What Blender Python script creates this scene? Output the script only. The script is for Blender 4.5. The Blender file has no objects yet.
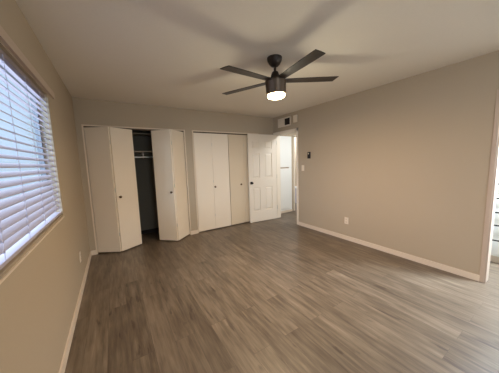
import bpy, bmesh, math, random
from mathutils import Vector, Matrix, Euler
random.seed(7)
S = bpy.context.scene
COL = S.collection
PI = math.pi

# ------------------------------------------------------------------ camera
F_PX = 215.6
yaw, pitch, roll = 0.5613, -0.1134, -0.0312
fw = Vector((math.sin(yaw)*math.cos(pitch), math.cos(yaw)*math.cos(pitch), math.sin(pitch)))
rt0 = Vector((math.cos(yaw), -math.sin(yaw), 0)); up0 = rt0.cross(fw)
rt = rt0*math.cos(roll)+up0*math.sin(roll); up = -rt0*math.sin(roll)+up0*math.cos(roll)
cd = bpy.data.cameras.new('camera'); cam = bpy.data.objects.new('camera', cd); COL.objects.link(cam)
m = Matrix.Identity(4)
for i in range(3):
    m[i][0] = rt[i]; m[i][1] = up[i]; m[i][2] = -fw[i]
m[0][3], m[1][3], m[2][3] = 0, 0, 1.409
cam.matrix_world = m
cd.sensor_width = 36; cd.lens = 36*F_PX/499; cd.clip_start = .02
S.camera = cam

# ------------------------------------------------------------------ world, lights, exposure
W = bpy.data.worlds.new('sky'); S.world = W; W.use_nodes = True
bg = W.node_tree.nodes['Background']
bg.inputs[0].default_value = (.62, .80, 1, 1); bg.inputs[1].default_value = 1.15

def area(name, loc, target, sx, sy, power, col):
    l = bpy.data.lights.new(name, 'AREA'); l.shape = 'RECTANGLE'; l.size = sx; l.size_y = sy
    l.energy = power; l.color = col
    o = bpy.data.objects.new(name, l); COL.objects.link(o)
    o.location = loc
    o.rotation_euler = (Vector(target)-Vector(loc)).to_track_quat('-Z', 'Y').to_euler()
    return o
area('window_daylight', (-3.2, 1.5, 1.9), (3.3, 2.4, 1.2), 2.4, 1.4, 190, (.88, .82, 1))
area('overhead_sky_light', (-1.9, 1.7, 4.2), (-.45, 1.6, 1.4), 1.0, 2.6, 300, (.72, .90, 1))
area('window_sky_light', (-3.0, -.6, 1.9), (3.3, 3.0, 1.3), 1.6, 1.2, 210, (.48, .72, 1))
area('behind_fill_light', (.4, -2.1, 1.7), (3.3, 2.2, 1.2), 1.4, 1.0, 68, (.95, .95, 1))  # added fill from behind the viewer, shining in through the made-up window
area('dressing_spill_light', (3.74, -.1, 2.36), (3.3, .15, 0), .4, .9, 320, (.72, .86, 1))  # added light for the brightness spilling in from the dressing area
area('cabinet_fill_light', (3.6, -.8, 1.95), (4.06, .6, .5), .25, .5, 22, (.95, .98, 1))  # unseen fill added to brighten the drawer cabinet, no fixture there
area('hall_lamp_light', (4.1, 3.0, 2.36), (4.1, 3.4, 0), .6, .6, 36, (.92, .97, 1))
area('bath_lamp_light', (4.8, 5.3, 2.36), (4.8, 5.2, 0), .6, .5, 40, (.85, .93, 1))

vs = S.view_settings
S.display_settings.display_device = 'sRGB'
vs.view_transform = 'Standard'; vs.look = 'None'; vs.exposure = -0.02; vs.gamma = 1.0
vs.use_curve_mapping = False
try:
    S.cycles.max_bounces = 10; S.cycles.diffuse_bounces = 6
    S.cycles.use_denoising = True
    S.cycles.sample_clamp_indirect = 6
except Exception:
    pass

# ------------------------------------------------------------------ materials
def srgb(r, g, b):
    f = lambda c: (c/255/12.92) if c/255 <= .04045 else ((c/255+.055)/1.055)**2.4
    return (f(r), f(g), f(b), 1)

def mat(name, col, rough=.6, metal=0, bump=0, bscale=200, spec=.5, var=0):
    m = bpy.data.materials.new(name); m.use_nodes = True
    nt = m.node_tree; b = nt.nodes['Principled BSDF']
    b.inputs['Base Color'].default_value = col; b.inputs['Roughness'].default_value = rough
    b.inputs['Metallic'].default_value = metal; b.inputs['Specular IOR Level'].default_value = spec
    tc = nt.nodes.new('ShaderNodeTexCoord')
    n = nt.nodes.new('ShaderNodeTexNoise'); n.inputs['Scale'].default_value = bscale
    n.inputs['Detail'].default_value = 3
    nt.links.new(tc.outputs['Object'], n.inputs['Vector'])
    if bump:
        bp = nt.nodes.new('ShaderNodeBump'); bp.inputs['Strength'].default_value = bump
        bp.inputs['Distance'].default_value = .002
        nt.links.new(n.outputs['Fac'], bp.inputs['Height']); nt.links.new(bp.outputs[0], b.inputs['Normal'])
    v = var or .03
    mx = nt.nodes.new('ShaderNodeMix'); mx.data_type = 'RGBA'
    mx.inputs[6].default_value = tuple(c*(1-v) for c in col[:3])+(1,)
    mx.inputs[7].default_value = tuple(min(1, c*(1+v)) for c in col[:3])+(1,)
    nt.links.new(n.outputs['Fac'], mx.inputs[0]); nt.links.new(mx.outputs[2], b.inputs['Base Color'])
    return m

M = {}
M['wall'] = mat('wall_paint', srgb(177, 163, 143), .85, bump=.45, bscale=110, spec=.25)
M['ceiling'] = mat('ceiling_paint', srgb(230, 223, 211), .9, bump=.5, bscale=90, spec=.2)
M['trim'] = mat('trim_paint', srgb(218, 204, 187), .45)
M['closet_door'] = mat('closet_door_paint', srgb(234, 221, 202), .5)
M['yellower_door'] = mat('yellower_door_paint', srgb(216, 199, 173), .5)  # darker, yellower tone for one closet door pair
M['white_door'] = mat('white_door_paint', srgb(228, 218, 202), .45)
M['white_cabinet'] = mat('white_cabinet_paint', srgb(236, 238, 236), .4)
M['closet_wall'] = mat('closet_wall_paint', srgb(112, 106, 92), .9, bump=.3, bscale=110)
M['fan_dark'] = mat('dark_bronze', srgb(44, 34, 28), .45, metal=.35)
M['fan_body'] = mat('brushed_bronze', srgb(84, 70, 56), .42, metal=.6)
M['fan_blade'] = mat('espresso_wood', srgb(38, 30, 24), .45, bscale=30, var=.15)
M['black'] = mat('black_metal', srgb(24, 22, 22), .4, metal=.4)
M['bronze'] = mat('knob_bronze', srgb(104, 82, 60), .35, metal=.8)
M['chrome'] = mat('satin_metal', srgb(200, 198, 192), .3, metal=.9)
M['blind'] = mat('blind_slat_paint', srgb(176, 171, 184), .45)
M['jamb'] = mat('jamb_paint', srgb(186, 168, 152), .6)
M['casing'] = mat('closet_casing_paint', srgb(216, 200, 178), .5)
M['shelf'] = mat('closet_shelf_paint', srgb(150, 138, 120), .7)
M['plate'] = mat('white_plastic', srgb(224, 212, 194), .4)
M['vent'] = mat('vent_paint', srgb(222, 212, 196), .5)
M['dark'] = mat('dark_void', srgb(38, 30, 24), .9)
M['track'] = mat('track_brown', srgb(88, 70, 54), .5, metal=.5)
M['alu'] = mat('window_aluminium', srgb(120, 124, 132), .5, metal=.3)
M['tub'] = mat('shaded_tub_enamel', srgb(222, 220, 232), .2)  # faint lavender puts the shade on the tub front into the colour
M['outside'] = mat('outdoor_gravel', srgb(214, 206, 194), .95, bump=.5, bscale=20, var=.15)

def glass():
    m = bpy.data.materials.new('window_glass'); m.use_nodes = True
    nt = m.node_tree; nt.nodes.clear()
    o = nt.nodes.new('ShaderNodeOutputMaterial'); t = nt.nodes.new('ShaderNodeBsdfTransparent')
    g = nt.nodes.new('ShaderNodeBsdfGlossy'); g.inputs['Roughness'].default_value = .02
    fr = nt.nodes.new('ShaderNodeFresnel'); mx = nt.nodes.new('ShaderNodeMixShader')
    t.inputs[0].default_value = (.93, .96, .97, 1)
    ge = nt.nodes.new('ShaderNodeNewGeometry'); mu = nt.nodes.new('ShaderNodeMath'); mu.operation = 'MULTIPLY_ADD'
    mu.inputs[1].default_value = -1; mu.inputs[2].default_value = 1     # reflect at the entry face only
    nt.links.new(ge.outputs['Backfacing'], mu.inputs[0])
    m2 = nt.nodes.new('ShaderNodeMath'); m2.operation = 'MULTIPLY'
    nt.links.new(fr.outputs[0], m2.inputs[0]); nt.links.new(mu.outputs[0], m2.inputs[1])
    nt.links.new(m2.outputs[0], mx.inputs[0]); nt.links.new(t.outputs[0], mx.inputs[1])
    nt.links.new(g.outputs[0], mx.inputs[2]); nt.links.new(mx.outputs[0], o.inputs[0])
    return m
M['glass'] = glass()
M['headrail'] = mat('shaded_headrail_paint', srgb(150, 140, 144), .5)  # mauve grey puts the headrail's unlit look into its colour

def emit(name, col, s):
    m = bpy.data.materials.new(name); m.use_nodes = True
    b = m.node_tree.nodes['Principled BSDF']
    b.inputs['Base Color'].default_value = (.9, .85, .75, 1)
    b.inputs['Emission Color'].default_value = col; b.inputs['Emission Strength'].default_value = s
    return m
M['lens'] = emit('glowing_frosted_lens', (1, .70, .36, 1), 26)
M['lamp_glow'] = emit('unseen_lamp_glow', (.9, .96, 1, 1), 3)

def wood_floor():
    m = bpy.data.materials.new('vinyl_plank_floor'); m.use_nodes = True
    nt = m.node_tree; N = nt.nodes; L = nt.links
    b = N['Principled BSDF']
    tc = N.new('ShaderNodeTexCoord')
    mp = N.new('ShaderNodeMapping'); mp.inputs['Rotation'].default_value = (0, 0, PI/2)
    L.new(tc.outputs['Object'], mp.inputs['Vector'])
    br = N.new('ShaderNodeTexBrick')
    br.inputs['Scale'].default_value = 1; br.inputs['Brick Width'].default_value = 1.22
    br.inputs['Row Height'].default_value = .152; br.inputs['Mortar Size'].default_value = .0012
    br.offset = .37; br.offset_frequency = 2
    br.inputs['Color1'].default_value = (0, 0, 0, 1); br.inputs['Color2'].default_value = (1, 1, 1, 1)
    br.inputs['Mortar'].default_value = (.5, .5, .5, 1)
    L.new(mp.outputs[0], br.inputs['Vector'])
    # grain, stretched along the plank, shifted per plank
    ad = N.new('ShaderNodeVectorMath'); ad.operation = 'MULTIPLY_ADD'
    ad.inputs[1].default_value = (7, 7, 7)
    L.new(br.outputs['Color'], ad.inputs[0]); L.new(mp.outputs[0], ad.inputs[2])
    def grain(sx, sy, sc, det, dist):
        mm = N.new('ShaderNodeMapping'); mm.inputs['Scale'].default_value = (sx, sy, 1)
        L.new(ad.outputs[0], mm.inputs['Vector'])
        n = N.new('ShaderNodeTexNoise'); n.inputs['Scale'].default_value = sc
        n.inputs['Detail'].default_value = det; n.inputs['Distortion'].default_value = dist
        L.new(mm.outputs[0], n.inputs['Vector']); return n
    g1 = grain(1.1, 13, 2.6, 7, .2); g2 = grain(3.0, 60, 3, 4, .1); g3 = grain(1.4, 7, 2.2, 4, .35)
    def madd(a, k, c):
        n = N.new('ShaderNodeMath'); n.operation = 'MULTIPLY_ADD'; n.inputs[1].default_value = k
        L.new(a, n.inputs[0])
        if isinstance(c, float): n.inputs[2].default_value = c
        else: L.new(c, n.inputs[2])
        return n.outputs[0]
    v = madd(br.outputs['Color'], .14, -.315)
    v = madd(g1.outputs['Fac'], .56, v); v = madd(g2.outputs['Fac'], .26, v); v = madd(g3.outputs['Fac'], .50, v)
    cr = N.new('ShaderNodeValToRGB'); e = cr.color_ramp.elements
    e[0].position = .16; e[0].color = srgb(69, 57, 47)
    e[1].position = .85; e[1].color = srgb(158, 143, 125)
    k = e.new(.38); k.color = srgb(98, 85, 71)
    k = e.new(.60); k.color = srgb(123, 109, 93)
    L.new(v, cr.inputs[0])
    g4 = grain(2.2, 9, 1.9, 2, .6)      # small dark knots and checks in the print
    kr = N.new('ShaderNodeMapRange'); kr.inputs['From Min'].default_value = .66; kr.inputs['From Max'].default_value = .76
    kr.inputs['To Max'].default_value = .22
    L.new(g4.outputs['Fac'], kr.inputs['Value'])
    kn = N.new('ShaderNodeMath'); kn.operation = 'SUBTRACT'; L.new(v, kn.inputs[0]); L.new(kr.outputs[0], kn.inputs[1])
    L.new(kn.outputs[0], cr.inputs[0])
    mx = N.new('ShaderNodeMix'); mx.data_type = 'RGBA'; mx.inputs[7].default_value = srgb(84, 72, 62)
    L.new(br.outputs['Fac'], mx.inputs[0]); L.new(cr.outputs[0], mx.inputs[6])
    L.new(mx.outputs[2], b.inputs['Base Color'])
    b.inputs['Roughness'].default_value = .36
    b.inputs['Specular IOR Level'].default_value = .5
    bp = N.new('ShaderNodeBump'); bp.inputs['Strength'].default_value = .25; bp.inputs['Distance'].default_value = .001
    L.new(g2.outputs['Fac'], bp.inputs['Height']); L.new(bp.outputs[0], b.inputs['Normal'])
    return m
M['floor'] = wood_floor()

# ------------------------------------------------------------------ helpers
def box(bm, a, b, bevel=0):
    lo = [min(a[i], b[i]) for i in range(3)]; hi = [max(a[i], b[i]) for i in range(3)]
    r = bmesh.ops.create_cube(bm, size=1)
    vs_ = r['verts']
    for v in vs_:
        v.co = Vector([lo[i]+(v.co[i]+.5)*(hi[i]-lo[i]) for i in range(3)])
    if bevel:
        es = list({e for v in vs_ for e in v.link_edges})
        bmesh.ops.bevel(bm, geom=es, offset=bevel, segments=2, affect='EDGES', profile=.5)

def cyl(bm, p, q, r, seg=20, r2=None):
    p, q = Vector(p), Vector(q); d = q-p
    mt = Matrix.Translation((p+q)/2) @ d.to_track_quat('Z', 'Y').to_matrix().to_4x4()
    bmesh.ops.create_cone(bm, cap_ends=True, segments=seg, radius1=r, radius2=r if r2 is None else r2, depth=d.length, matrix=mt)

def lathe(bm, prof, c=(0, 0, 0), seg=40, axis='Z'):
    rings = []
    for (r, h) in prof:
        ring = []
        for k in range(seg):
            a = 2*PI*k/seg
            u, v = r*math.cos(a), r*math.sin(a)
            if axis == 'Z': p = (u, v, h)
            elif axis == 'Y': p = (u, h, v)
            else: p = (h, u, v)
            ring.append(bm.verts.new(Vector(p)+Vector(c)))
        rings.append(ring)
    for a, b in zip(rings, rings[1:]):
        for k in range(seg):
            bm.faces.new((a[k], a[(k+1) % seg], b[(k+1) % seg], b[k]))
    bm.faces.new(rings[0]); bm.faces.new(rings[-1])

def obj(name, bm, material, parent=None, smooth=False, loc=None):
    bmesh.ops.recalc_face_normals(bm, faces=bm.faces)
    me = bpy.data.meshes.new(name); bm.to_mesh(me); bm.free()
    me.materials.append(material)
    if smooth:
        for p in me.polygons: p.use_smooth = True
        try: me.set_sharp_from_angle(angle=math.radians(35))
        except Exception: pass
    o = bpy.data.objects.new(name, me); COL.objects.link(o)
    if parent: o.parent = parent
    if loc: o.location = loc
    return o

def boxes(name, lst, material, parent=None, bevel=0):
    bm = bmesh.new()
    for a, b in lst: box(bm, a, b, bevel)
    return obj(name, bm, material, parent)

def tag(o, label=None, cat=None, group=None, kind=None):
    if label: o['label'] = label
    if cat: o['category'] = cat
    if group: o['group'] = group
    if kind: o['kind'] = kind
    return o

def empty(name, loc=(0, 0, 0), rz=0):
    o = bpy.data.objects.new(name, None); COL.objects.link(o); o.empty_display_size = .1
    o.location = loc; o.rotation_euler = (0, 0, rz); return o

def struct(name, lst, material, label, cat, bevel=0):
    return tag(boxes(name, lst, material, None, bevel), label, cat, kind='structure')

def copy_tree(o, parent=None):
    c = o.copy(); COL.objects.link(c); c.parent = parent
    for ch in [x for x in S.objects if x.parent == o]: copy_tree(ch, c)
    return c

# ------------------------------------------------------------------ room dimensions (metres)
XL, XR, YF, YB, H = -.416, 3.362, 4.18, -1.6, 2.44
TW = .118
XR2 = XR+TW
XH = 5.3          # far side of the hall and dressing area
WY0, WY1, WZ0, WZ1 = .68, 2.53, .985, 2.035       # window opening
DY0, DY1, DZ = 3.40, 4.10, 2.035                  # doorway to the hall
OY0, OY1, OZ = -1.0, .535, 2.06                   # opening to the dressing area
C1, C2, C3, C4, CZ = -.32, 1.195, 1.375, 2.895, 2.03   # closet openings
CB = 4.86                                         # back of the closets

# ------------------------------------------------------------------ shell
struct('floor', [((XL-.16, YB-.12, -.08), (XH+.1, 6.1, 0))], M['floor'],
       'brown grey wood-look plank floor running through the whole room', 'floor')
struct('ceiling', [((XL-.16, YB-.12, H), (XH+.1, 6.1, H+.1))], M['ceiling'],
       'textured beige ceiling above the room', 'ceiling')
xo = XL-.108
struct('wall_left', [((xo, YB, 0), (XL, WY0, H)), ((xo, WY1, 0), (XL, CB, H)),
                     ((xo, WY0, 0), (XL, WY1, WZ0)), ((xo, WY0, WZ1), (XL, WY1, H))], M['wall'],
       'beige wall on the left with the window in it', 'wall')
y2 = YF+.11
struct('wall_far', [((XL, YF, 0), (C1, y2, H)), ((C2, YF, 0), (C3, y2, H)), ((C4, YF, 0), (XR, y2, H)),
                    ((C1, YF, CZ), (C2, y2, H)), ((C3, YF, CZ), (C4, y2, H))], M['wall'],
       'beige far wall holding the two closets', 'wall')
struct('wall_right', [((XR, OY1, 0), (XR2, DY0, H)), ((XR, DY1, 0), (XR2, CB, H)), ((XR, YB, 0), (XR2, OY0, H)),
                      ((XR, DY0, DZ), (XR2, DY1, H)), ((XR, OY0, OZ), (XR2, OY1, H))], M['wall'],
       'long bare beige wall on the right', 'wall')
BX0, BX1, BZ0, BZ1 = .1, 2.1, .9, 2.05  # opening for the window added behind the viewer as a light source
struct('wall_back', [((xo, YB-.12, 0), (BX0, YB, H)), ((BX1, YB-.12, 0), (XH, YB, H)), ((BX0, YB-.12, 0), (BX1, YB, BZ0)), ((BX0, YB-.12, BZ1), (BX1, YB, H))], M['wall'], 'beige wall behind the viewer', 'wall')
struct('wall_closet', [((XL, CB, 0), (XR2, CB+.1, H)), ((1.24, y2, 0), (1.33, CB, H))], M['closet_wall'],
       'dim painted walls inside the closets', 'wall')
# hall, bathroom and dressing area beyond the right wall
struct('wall_hall', [((XR2, 4.42, 2.06), (4.16, 4.52, H)), ((4.16, 4.42, 0), (4.235, 4.52, H)), ((4.235, 4.42, 2.06), (5.0, 4.52, H)),
                     ((5.0, 4.42, 0), (XH, 4.52, H)), ((XH, YB, 0), (XH+.1, 6.1, H)), ((XR2, 2.3, 0), (XH, 2.4, H)),
                     ((4.16, 4.52, 0), (4.235, 6.0, H)), ((4.16, 6.0, 0), (XH, 6.1, H)), ((XR2, 4.96, 0), (4.16, 5.06, H))], M['wall'],
       'greige walls of the hall seen through the open doorway', 'wall')

# baseboards
BH, BT = .072, .013
def bb(name, lst, label):
    return struct(name, lst, M['trim'], label, 'baseboard')
bb('baseboard_left', [((XL, YB, 0), (XL+BT, YF, BH))], 'off-white baseboard along the left wall under the window')
bb('baseboard_far', [((XL+BT, YF-BT, 0), (C1-.02, YF, BH)), ((C2+.02, YF-BT, 0), (C3-.02, YF, BH)), ((C4+.02, YF-BT, 0), (XR, YF, BH))],
   'off-white baseboard pieces beside the closets')
bb('baseboard_right', [((XR-BT, OY1+.035, 0), (XR, DY0-.045, BH))], 'off-white baseboard along the right wall')
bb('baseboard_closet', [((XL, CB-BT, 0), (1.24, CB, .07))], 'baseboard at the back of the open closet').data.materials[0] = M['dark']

# casings
struct('trim_1', [((XR-.012, DY0-.045, 0), (XR, DY0, DZ+.05)), ((XR-.012, DY0-.045, DZ), (XR, YF, DZ+.05)), ((XR-.012, DY1, 0), (XR, DY1+.05, DZ)),
                  ((XR, DY0, 0), (XR2, DY0+.015, DZ)), ((XR, DY1-.015, 0), (XR2, DY1, DZ)), ((XR, DY0, DZ-.015), (XR2, DY1, DZ)),
                  ((XR2, DY1, 0), (XR2+.012, DY1+.05, DZ+.05)), ((XR2, DY0-.05, 0), (XR2+.012, DY0, DZ+.05))], M['white_door'],
       'white casing around the open hall doorway', 'door casing')
struct('trim_2', [((XR-.01, OY1, 0), (XR, OY1+.038, OZ)), ((XR, OY1-.012, 0), (XR2, OY1, OZ)), ((XR2, OY1, 0), (XR2+.01, OY1+.04, OZ))],
       M['jamb'], 'off-white jamb at the wide opening on the right edge', 'opening casing', bevel=.002)
def closet_casing(n, x0, x1, label):
    return struct(n, [((x0-.022, YF-.008, 0), (x0, YF+.09, CZ+.022)), ((x1, YF-.008, 0), (x1+.022, YF+.09, CZ+.022)),
                      ((x0, YF-.008, CZ), (x1, YF+.09, CZ+.022))], M['casing'], label, 'closet casing')
closet_casing('trim_3', C1, C2, 'thin off-white frame of the open closet on the left')
closet_casing('trim_4', C3, C4, 'thin off-white frame of the closed closet behind the door')
struct('trim_5', [((C1, YF+.012, CZ-.022), (C2, YF+.04, CZ)), ((C3, YF+.012, CZ-.022), (C4, YF+.04, CZ))], M['track'],
       'dark metal bifold tracks under the closet headers', 'door track')

# ------------------------------------------------------------------ window and blind
win = tag(empty('window_1', (XL, (WY0+WY1)/2, WZ0)), 'window in the left wall behind the white blind', 'window', kind='structure')
def wl(lst): return [tuple(Vector(p)-Vector((XL, (WY0+WY1)/2, WZ0)) for p in ab) for ab in lst]
fx0, fx1 = XL-.105, XL-.072
boxes('window_frame', wl([((fx0, WY0, WZ0), (fx1, WY0+.025, WZ1)), ((fx0, WY1-.025, WZ0), (fx1, WY1, WZ1)), ((fx0, WY0, WZ0), (fx1, WY1, WZ0+.025)),
                          ((fx0, WY0, WZ1-.025), (fx1, WY1, WZ1))]), M['alu'], win)
boxes('window_pane', wl([((XL-.092, WY0+.025, WZ0+.025), (XL-.088, WY1-.025, WZ1-.025))]), M['glass'], win)
boxes('window_sill', wl([((XL-.07, WY0, WZ0-.002), (XL, WY1, WZ0+.006))]), M['wall'], win)
boxes('sill_edge', wl([((XL-.004, WY0-.03, WZ0-.022), (XL+.006, WY1+.012, WZ0-.012))]), M['trim'], win)
boxes('window_head_trim', wl([((XL, WY0-.12, WZ1+.012), (XL+.018, WY1+.20, WZ1+.068))]), M['jamb'], win)

bl = tag(empty('window_blind', (XL-.03, (WY0+WY1)/2, WZ0)), 'white horizontal slat blind covering the window on the left wall', 'window blind')
def bo(p): return Vector(p)-Vector((XL-.03, (WY0+WY1)/2, WZ0))
BY0, BY1 = WY0+.006, WY1-.004
xc = XL-.034
bm = bmesh.new(); box(bm, bo((XL-.062, BY0, WZ1-.036)), bo((XL-.018, BY1, WZ1-.002)), .003)
obj('headrail', bm, M['headrail'], bl)
bm = bmesh.new()
pitch_s = .0455; nsl = 21; tilt = math.radians(29); hw = .025
for k in range(nsl):
    zc = WZ1-.058-k*pitch_s
    # slightly crowned slat: inner (room) edge low, outer edge high
    rows = []
    for j in range(5):
        s = -1+j*.5
        dx = s*hw; crown = .0028*(1-s*s)
        X = xc+dx*math.cos(tilt)+crown*math.sin(tilt); Z = zc-dx*math.sin(tilt)+crown*math.cos(tilt)
        rows.append((X, Z))
    th = .0032
    vt = []
    for (X, Z) in rows: vt.append([bm.verts.new(bo((X, y, Z))) for y in (BY0, BY1)])
    vb = []
    for (X, Z) in rows: vb.append([bm.verts.new(bo((X-th*math.sin(tilt), y, Z-th*math.cos(tilt)))) for y in (BY0, BY1)])
    n = len(rows)
    for j in range(n-1):
        bm.faces.new((vt[j][0], vt[j+1][0], vt[j+1][1], vt[j][1]))
        bm.faces.new((vb[j][0], vb[j][1], vb[j+1][1], vb[j+1][0]))
        bm.faces.new((vt[j][0], vb[j][0], vb[j+1][0], vt[j+1][0]))
        bm.faces.new((vt[j][1], vt[j+1][1], vb[j+1][1], vb[j][1]))
    bm.faces.new((vt[0][0], vt[0][1], vb[0][1], vb[0][0]))
    bm.faces.new((vt[-1][0], vb[-1][0], vb[-1][1], vt[-1][1]))
obj('slats', bm, M['blind'], bl)
bm = bmesh.new(); box(bm, bo((xc-.026, BY0, WZ0+.014)), bo((xc+.026, BY1, WZ0+.032)), .003)
obj('bottom_rail', bm, M['blind'], bl)
for y in (1.0, 1.33, 1.665, 2.0, 2.33, 2.49):
    bm = bmesh.new()
    box(bm, bo((xc+.0225, y-.0015, WZ0+.03)), bo((xc+.0245, y+.0015, WZ1-.036)))
    for k in range(nsl):
        zc = WZ1-.058-k*pitch_s
        box(bm, bo((xc+.016, y-.004, zc-.019)), bo((xc+.026, y+.004, zc-.012)))
    obj('ladder_cord', bm, M['blind'], bl)

tag(boxes('outdoor_ground', [((-14, -10, -.3), (XL-.3, 14, -.2))], M['outside']), 'pale ground outside behind the window blind', 'ground', kind='structure')

w2 = tag(empty('added_fill_window', (1.1, YB-.1, BZ0)), 'added unseen window behind the viewer that lets in fill light', 'window', kind='structure')
def w2l(lst): return [tuple(Vector(p)-Vector((1.1, YB-.1, BZ0)) for p in ab) for ab in lst]
boxes('window_frame', w2l([((BX0, YB-.11, BZ0), (BX0+.03, YB-.07, BZ1)), ((BX1-.03, YB-.11, BZ0), (BX1, YB-.07, BZ1)), ((1.085, YB-.11, BZ0), (1.115, YB-.07, BZ1)),
                           ((BX0, YB-.11, BZ0), (BX1, YB-.07, BZ0+.03)), ((BX0, YB-.11, BZ1-.03), (BX1, YB-.07, BZ1))]), M['alu'], w2)
boxes('window_pane', w2l([((BX0+.03, YB-.092, BZ0+.03), (BX1-.03, YB-.088, BZ1-.03))]), M['glass'], w2)

# ------------------------------------------------------------------ bifold closet doors
def slab(w, h, t):
    bm = bmesh.new(); box(bm, (0, -t/2, 0), (w, t/2, h), .0025); return bm
def knob(x, y, z, mtl, parent, r=.021, d=.034, sgn=-1):
    bm = bmesh.new()
    lathe(bm, [(r*.6, 0), (r*.55, sgn*d*.3), (r*.45, sgn*d*.45), (r*.95, sgn*d*.65), (r, sgn*d*.82), (r*.7, sgn*d*.97), (r*.2, sgn*d)], (0, 0, 0), 20, 'Y')
    return obj('knob', bm, mtl, parent, True, (x, y, z))
def bifold(name, label, pivot, fold, guide, knob_on, kx, zk=.915, paint='closet_door', gap=.006):
    """panels from pivot to fold and from fold to guide, each a slab"""
    root = tag(empty(name, (pivot[0], pivot[1], 0)), label, 'closet door', kind='structure')
    pv = Vector(pivot)
    pts = [Vector(pivot), Vector(fold), Vector(guide)]
    zb, hh, t = .018, 1.992, .028
    for i in range(2):
        a, b = pts[i], pts[i+1]
        d = b-a; w = d.length
        g0, g1 = (.003, gap) if i == 0 else (gap, .003)
        p = obj('door_panel', slab(w-g0-g1, hh, t), M[paint], root)
        ang = math.atan2(d.y, d.x)
        flip = d.x < 0
        if flip:
            a = b; d = -d; g0 = g1; ang = math.atan2(d.y, d.x)
        st = a+d.normalized()*g0
        p.location = (st.x-pv.x, st.y-pv.y, zb); p.rotation_euler = (0, 0, ang)
        if knob_on == i:
            knob(kx-g0, -t/2, zk-zb, M['bronze'], p)
    # hinges at the fold
    bm = bmesh.new()
    for z in (.28, 1.0, 1.75):
        cyl(bm, (pts[1].x-pv.x, pts[1].y-pv.y-.012, z), (pts[1].x-pv.x, pts[1].y-pv.y-.012, z+.06), .005, 10)
    obj('hinge', bm, M['chrome'], root)
    return root
yd = YF+.026
bifold('door_1', 'left pair of off-white bifold panels folded half open at the open closet', (C1+.006, yd), (.004, 4.012), (.327, yd), 1, .055)
bifold('door_2', 'right pair of off-white bifold panels folded half open at the open closet', (C2-.006, yd), (.902, 3.948), (.633, yd), 1, .325)
bifold('door_3', 'left closed pair of off-white bifold panels at the second closet', (C3+.006, yd), (1.755, yd), (2.13, yd), 1, .025, gap=.0008)
bifold('door_4', 'right closed pair of off-white bifold panels behind the white door', (C4-.006, yd+.010), (2.515, yd+.010), (2.14, yd+.010), 1, .275, paint='yellower_door', gap=.0008)

# closet fittings
sh = boxes('closet_shelf', [((XL+.004, 4.46, 1.652), (1.236, 4.84, 1.67))], M['shelf'])
tag(sh, 'plain closet shelf just above the hanging rod', 'shelf')
sh = boxes('closet_shelf', [((XL+.004, 4.52, 1.985), (1.236, 4.84, 2.0))], M['shelf'])
tag(sh, 'upper closet shelf near the top of the open closet', 'shelf')
rod = tag(empty('closet_rod', (.4, 4.53, 1.56)), 'hanging rod under the shelf in the open closet', 'closet rod')
bm = bmesh.new(); cyl(bm, (-.81, 0, 0), (.83, 0, 0), .015, 16); obj('rod', bm, M['chrome'], rod, True)
bm = bmesh.new(); box(bm, (.10, -.012, -.02), (.115, .012, .088)); box(bm, (.10, .0, .068), (.115, .31, .088)); obj('bracket', bm, M['trim'], rod)

# ------------------------------------------------------------------ open six-panel door
door = tag(empty('door_5', (XR-.030, 4.062, 0), math.radians(-4.2)), 'white six-panel door standing open in front of the closet', 'door', kind='structure')
dw, dt, dh, z0 = .712, .035, 2.012, .012
def dl(x, y, z): return (x-(XR-.004), y, z)
xa, xb = 2.600, 3.352
bm = bmesh.new()
core = dt/2-.014
box(bm, dl(xa, -core, z0), dl(xb, core, z0+dh))
px = [(2.695, 2.885), (3.025, 3.225)]
pz = [(.27, .82), (1.04, 1.60), (1.70, 1.895)]
xs = [(xa, px[0][0]), (px[0][1], px[1][0]), (px[1][1], xb)]
zs = [(z0, pz[0][0]), (pz[0][1], pz[1][0]), (pz[1][1], pz[2][0]), (pz[2][1], z0+dh)]
for sg in (-1, 1):
    for (a, b) in (xs[0], xs[2]): box(bm, dl(a, sg*core, z0), dl(b, sg*dt/2, z0+dh))
    for (a, b) in zs: box(bm, dl(xs[0][1], sg*core, a), dl(xs[2][0], sg*dt/2, b))
    for (a, b) in pz: box(bm, dl(xs[1][0], sg*core, a), dl(xs[1][1], sg*dt/2, b))
obj('door_leaf', bm, M['white_door'], door)
for (a, b) in px:
    for (c, d) in pz:
        bm = bmesh.new()
        for sg in (-1, 1):
            # raised field: a frustum with sloping edges
            m1, m2 = .010, .040
            lo = [bm.verts.new(dl(x, sg*core, z)) for x, z in ((a+m1, c+m1), (b-m1, c+m1), (b-m1, d-m1), (a+m1, d-m1))]
            hi = [bm.verts.new(dl(x, sg*(dt/2-.002), z)) for x, z in ((a+m2, c+m2), (b-m2, c+m2), (b-m2, d-m2), (a+m2, d-m2))]
            for k in range(4): bm.faces.new((lo[k], lo[(k+1) % 4], hi[(k+1) % 4], hi[k]))
            bm.faces.new(hi); bm.faces.new(lo)
        obj('raised_panel', bm, M['white_door'], door)
hd = empty('handle'); hd.parent = door; hd.location = dl(xa+.055, 0, .93); hd['label'] = 'black door knob with square rose'
for sg in (-1, 1):
    bm = bmesh.new(); box(bm, (-.03, sg*dt/2, -.03), (.03, sg*(dt/2+.007), .03), .002)
    obj('rose', bm, M['black'], hd)
    bm = bmesh.new(); s_ = sg
    lathe(bm, [(.012, s_*(dt/2+.006)), (.012, s_*(dt/2+.025)), (.024, s_*(dt/2+.032)), (.027, s_*(dt/2+.045)), (.024, s_*(dt/2+.055)), (.008, s_*(dt/2+.058))], (0, 0, 0), 24, 'Y')
    obj('knob', bm, M['black'], hd, True)
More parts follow.
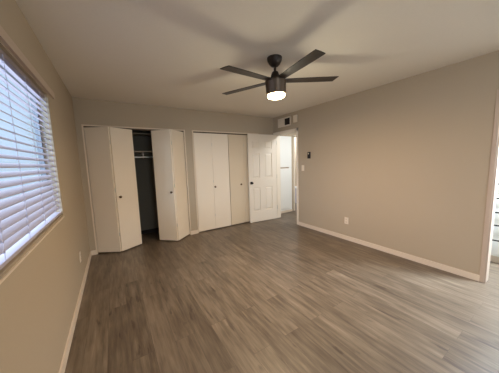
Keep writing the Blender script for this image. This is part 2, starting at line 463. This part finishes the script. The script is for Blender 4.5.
for z in (.25, 1.0, 1.80):
    bm = bmesh.new(); cyl(bm, dl(xb+.0075, -.018, z), dl(xb+.0075, -.018, z+.09), .006, 12); obj('hinge', bm, M['chrome'], door, True)

# ------------------------------------------------------------------ wall fittings
def plate(name, label, cat, loc, w, h, wall, d=.006):
    """plate on a wall; its face looks along +X (left wall) or -X (right wall)"""
    r = tag(empty(name, loc, 0 if wall == 'L' else PI), label, cat)
    bm = bmesh.new(); box(bm, (0, -w/2, -h/2), (d, w/2, h/2), .0015); obj('cover_plate', bm, M['plate'], r)
    return r
def outlet(loc, wall, label):
    r = plate('wall_outlet', label, 'outlet', loc, .072, .116, wall)
    for dz in (-.024, .024):
        bm = bmesh.new(); box(bm, (.005, -.017, dz-.014), (.0085, .017, dz+.014), .001); f = obj('receptacle', bm, M['trim'], r)
        bm = bmesh.new()
        for dy in (-.007, .007): box(bm, (.0083, dy-.0012, dz-.002), (.0089, dy+.0012, dz+.007))
        cyl(bm, (.0083, 0, dz-.008), (.0089, 0, dz-.008), .0025, 10)
        obj('slot', bm, M['dark'], f)
    return r
outlet((XR, 2.208, .342), 'R', 'white duplex outlet low on the long right wall')
outlet((XL, 3.147, .356), 'L', 'white duplex outlet low on the left wall near the closet')
sw = plate('light_switch', 'white switch plate beside the hall doorway below the black controller', 'light switch', (XR, 3.224, 1.248), .072, .118, 'R')
bm = bmesh.new(); box(bm, (.005, -.017, -.034), (.010, .017, .034), .0015); obj('rocker', bm, M['plate'], sw)
ct = tag(empty('wall_controller', (XR, 3.055, 1.505), PI), 'small black upright controller on the right wall beside the doorway', 'wall controller')
bm = bmesh.new(); box(bm, (0, -.036, -.066), (.008, .036, .066), .003); obj('holder', bm, M['black'], ct)
bm = bmesh.new(); box(bm, (.008, -.031, -.062), (.024, .031, .060), .006); obj('body', bm, M['black'], ct)
bm = bmesh.new(); box(bm, (.0235, -.012, .02), (.0255, .012, .044), .0005); o = obj('display', bm, M['plate'], ct); o['label'] = 'pale button area near the top'

vt = tag(empty('air_vent', (XR, 3.783, 2.275), PI), 'white wall register above the doorway, half of it dark open louvres', 'air vent')
vw, vh = .215, .098
bm = bmesh.new()
for a, b in (((0, -vw, -vh), (.012, -vw+.03, vh)), ((0, vw-.03, -vh), (.012, vw, vh)), ((0, -vw, -vh), (.012, vw, -vh+.026)), ((0, -vw, vh-.026), (.012, vw, vh)), ((0, -.012, -vh), (.012, .012, vh))):
    box(bm, a, b)
obj('frame', bm, M['vent'], vt)
# local +Y looks towards the viewer's right (smaller world y) because the vent is turned by 180 degrees
boxes('open_throat', [((.0005, .012, -vh+.026), (.002, vw-.03, vh-.026))], M['dark'], vt)
bm = bmesh.new()
for k in range(9):
    z = -.064+k*.016
    vv = [bm.verts.new(p) for p in ((.002, -vw+.03, z-.008), (.011, -vw+.03, z+.001), (.011, -.012, z+.001), (.002, -.012, z-.008))]
    ww = [bm.verts.new(p) for p in ((.002, -vw+.03, z-.006), (.011, -vw+.03, z+.009), (.011, -.012, z+.009), (.002, -.012, z-.006))]
    bm.faces.new(vv); bm.faces.new(ww)
    for i in range(4): bm.faces.new((vv[i], vv[(i+1) % 4], ww[(i+1) % 4], ww[i]))
obj('louvres', bm, M['vent'], vt)
bm = bmesh.new()
for k in range(5):
    y = .03+k*.033
    box(bm, (.002, y, -vh+.026), (.009, y+.002, vh-.026))
obj('damper_blades', bm, M['dark'], vt)

sd = tag(empty('door_chime', (XR, 3.425, 2.285), PI), 'small rounded off-white chime box to the right of the air vent', 'door chime')
bm = bmesh.new(); box(bm, (0, -.055, -.075), (.03, .055, .075), .012); obj('cover', bm, M['vent'], sd, True)

# ------------------------------------------------------------------ ceiling fan
FX, FY = 1.470, 1.79
fan = tag(empty('ceiling_fan', (FX, FY, H)), 'dark five-blade ceiling fan with a glowing light under its drum', 'ceiling fan')
bm = bmesh.new(); lathe(bm, [(.075, 0), (.075, -.012), (.070, -.034), (.056, -.060), (.036, -.080), (.018, -.088)]); obj('canopy', bm, M['fan_dark'], fan, True)
bm = bmesh.new(); cyl(bm, (0, 0, -.085), (0, 0, -.17), .0125, 16); obj('downrod', bm, M['fan_dark'], fan, True)
bm = bmesh.new(); lathe(bm, [(.018, -.128), (.030, -.136), (.040, -.160), (.050, -.190), (.062, -.208)]); obj('coupling_cover', bm, M['fan_dark'], fan, True)
bm = bmesh.new(); lathe(bm, [(.060, -.206), (.100, -.212), (.107, -.220), (.107, -.246), (.105, -.250), (.100, -.345), (.096, -.352)]); obj('motor_housing', bm, M['fan_body'], fan, True)
bm = bmesh.new(); lathe(bm, [(.088, -.350), (.090, -.366), (.084, -.380), (.060, -.390), (.02, -.394)]); o = obj('light_lens', bm, M['lens'], fan, True); o['label'] = 'glowing warm frosted lens'
pl = bpy.data.lights.new('fan_lamp', 'AREA'); pl.shape = 'DISK'; pl.size = .16; pl.energy = 38; pl.color = (1, .71, .42)
plo = bpy.data.objects.new('fan_lamp', pl); COL.objects.link(plo); plo.parent = fan; plo.location = (0, 0, -.398)
pl = bpy.data.lights.new('fan_lamp_glow', 'POINT'); pl.energy = 9; pl.color = (1, .95, .72); pl.shadow_soft_size = .05
plo = bpy.data.objects.new('fan_lamp_glow', pl); COL.objects.link(plo); plo.parent = fan; plo.location = (.01, 0, -.452)
def blade_bm():
    bm = bmesh.new()
    r0, r1 = .10, .643
    n = 12; top = []; bot = []
    for i in range(n+1):
        s = i/n; r = r0+(r1-r0)*s
        w0 = .044+.010*min(1, s*1.6)          # half width
        ra = r+(.006 if i == n else 0); rb = r-(.006 if i == n else 0)
        cr = .0
        top.append([bm.verts.new((ra, -w0, .003)), bm.verts.new((r, 0, .005)), bm.verts.new((rb, w0, .003))])
        bot.append([bm.verts.new((ra, -w0, -.003)), bm.verts.new((r, 0, -.002)), bm.verts.new((rb, w0, -.003))])
    for i in range(n):
        for j in range(2):
            bm.faces.new((top[i][j], top[i+1][j], top[i+1][j+1], top[i][j+1]))
            bm.faces.new((bot[i][j], bot[i][j+1], bot[i+1][j+1], bot[i+1][j]))
        bm.faces.new((top[i][0], bot[i][0], bot[i+1][0], top[i+1][0]))
        bm.faces.new((top[i][2], top[i+1][2], bot[i+1][2], bot[i][2]))
    for i in (0, n):
        for j in range(2): bm.faces.new((top[i][j], top[i][j+1], bot[i][j+1], bot[i][j]))
    return bm
BL_PH, BL_PITCH = 190.2, -5
blade = obj('blade', blade_bm(), M['fan_blade'], fan)
bm = bmesh.new(); box(bm, (.06, -.022, -.004), (.17, .022, .007), .002); br_ = obj('blade_bracket', bm, M['fan_dark'], blade)
for k in range(5):
    if k == 0: b_ = blade
    else:
        b_ = blade.copy(); COL.objects.link(b_); b_.parent = fan
        c_ = br_.copy(); COL.objects.link(c_); c_.parent = b_
    b_.location = (0, 0, -.222)
    b_.rotation_euler = Euler((math.radians(BL_PITCH), 0, math.radians(BL_PH+72*k)), 'XYZ')

# the fan hangs a few degrees out of true below its ball joint
TM = Matrix.Translation((0, 0, -.06)) @ Matrix.Rotation(-.05, 4, 'Y') @ Matrix.Translation((0, 0, .06))
for ch in [x for x in S.objects if x.parent == fan and not x.name.startswith('canopy')]:
    ch.matrix_basis = TM @ Matrix.LocRotScale(ch.location, ch.rotation_euler, ch.scale)

# ------------------------------------------------------------------ hall linen cupboard and bathroom
lin = tag(empty('linen_cupboard', (3.83, 4.41, 0)), 'tall white built-in cupboard seen through the hall doorway', 'cupboard')
def ll(lst): return [tuple(Vector(p)-Vector((3.83, 4.41, 0)) for p in ab) for ab in lst]
boxes('carcass', ll([((3.485, 4.42, .0), (4.155, 4.94, 2.055))]), M['white_cabinet'], lin)
boxes('face_frame', ll([((3.485, 4.405, .05), (3.60, 4.42, 2.055)), ((4.06, 4.405, .05), (4.155, 4.42, 2.055)), ((3.60, 4.405, 2.0), (4.06, 4.42, 2.055)), ((3.60, 4.405, .05), (4.06, 4.42, .09))]), M['white_cabinet'], lin)
boxes('door', ll([((3.605, 4.392, 1.24), (4.055, 4.418, 1.995))]), M['white_cabinet'], lin, .002)
boxes('door', ll([((3.605, 4.392, .095), (4.055, 4.418, 1.205))]), M['white_cabinet'], lin, .002)
boxes('gap_shade_strip', ll([((3.605, 4.412, 1.205), (4.055, 4.42, 1.24))]), M['jamb'], lin)  # darker strip, the shadow in the gap between the doors put into colour
bb('baseboard_hall', [((XR2, 4.392, 0), (4.16, 4.405, .055)), ((4.235, 5.98, 0), (XH, 6.0, .09)), ((4.235, 4.53, 0), (4.25, 5.1, .09))], 'white baseboard in the hall and bathroom')
struct('trim_6', [((4.235, 4.405, 0), (4.275, 4.42, 2.09)), ((4.235, 4.42, 0), (4.25, 4.52, 2.06)), ((4.235, 4.405, 2.06), (5.04, 4.42, 2.10)), ((5.0, 4.405, 0), (5.04, 4.42, 2.06))], M['white_door'],
       'white casing of the bathroom doorway beyond the hall', 'door casing')
tub = tag(empty('bathtub', (4.9, 5.55, 0)), 'white bathtub glimpsed through the hall doorway', 'bathtub')
bm = bmesh.new()
for a, b in (((-.64, -.40, 0), (.38, -.34, .5)), ((-.64, .34, 0), (.38, .42, .5)), ((-.64, -.34, 0), (-.56, .34, .5)), ((.30, -.34, 0), (.38, .34, .5)), ((-.56, -.34, 0), (.30, .34, .12))): box(bm, a, b)
obj('basin', bm, M['tub'], tub)
bm = bmesh.new()
for a, b in (((-.65, -.41, .5), (.385, -.33, .52)), ((-.65, .33, .5), (.385, .43, .52)), ((-.65, -.33, .5), (-.55, .33, .52)), ((.29, -.33, .5), (.385, .33, .52))): box(bm, a, b)
obj('rim', bm, M['white_cabinet'], tub)

# ------------------------------------------------------------------ dressing area cabinet beyond the right opening
KX, KY0, KY1 = 4.06, -.30, .95
cab = tag(empty('drawer_cabinet', (KX, .3, 0)), 'tall white drawer cabinet with black pulls beyond the right opening', 'cabinet')
def kl(a, b): return [(Vector(a)-Vector((KX, .3, 0)), Vector(b)-Vector((KX, .3, 0)))]
boxes('carcass', kl((KX+.02, KY0, .10), (KX+.5, KY1, 1.95)), M['white_cabinet'], cab)
boxes('toe_kick', kl((KX+.07, KY0+.01, 0), (KX+.48, KY1-.01, .10)), M['trim'], cab)
zz = [.135, .385, .575, .745, .92, 1.10, 1.28, 1.46, 1.64, 1.92]
zp = [.319, .514, .680, .86, 1.04, 1.22, 1.40, 1.58, 1.78]
for i in range(9):
    for (ya, yb) in ((KY0+.004, .322), (.328, KY1-.004)):
        a, b = zz[i]+.003, zz[i+1]-.003
        d = boxes('drawer', kl((KX, ya, a), (KX+.02, yb, b)), M['white_cabinet'], cab, .002)
        yc = (ya+yb)/2; zq = zp[i]
        bm = bmesh.new()
        hy = .25
        P = lambda x, y, z: Vector((x-KX, y-.3, z))
        cyl(bm, P(KX-.028, yc-hy, zq), P(KX-.028, yc+hy, zq), .009, 10)
        for s_ in (-1, 1): cyl(bm, P(KX-.028, yc+s_*(hy-.03), zq), P(KX+.001, yc+s_*(hy-.03), zq), .005, 10)
        obj('pull', bm, M['black'], d, True)

# unseen ceiling fixtures added for the area lights of hall, bathroom and dressing area
for lx, ly, lab in ((4.1, 3.0, 'unseen flush round ceiling lamp in the hall'), (4.8, 5.3, 'unseen flush round ceiling lamp above the bathtub'), (3.74, -.1, 'added unseen ceiling lamp above the white drawer cabinet')):
  lamp = tag(empty('unseen_ceiling_lamp', (lx, ly, H)), lab, 'ceiling lamp')
  bm = bmesh.new(); lathe(bm, [(.16, 0), (.16, -.02), (.15, -.025)], seg=32); obj('base', bm, M['trim'], lamp, True)
  bm = bmesh.new(); lathe(bm, [(.14, -.024), (.135, -.031), (.05, -.034)], seg=32); obj('diffuser', bm, M['lamp_glow'], lamp, True)
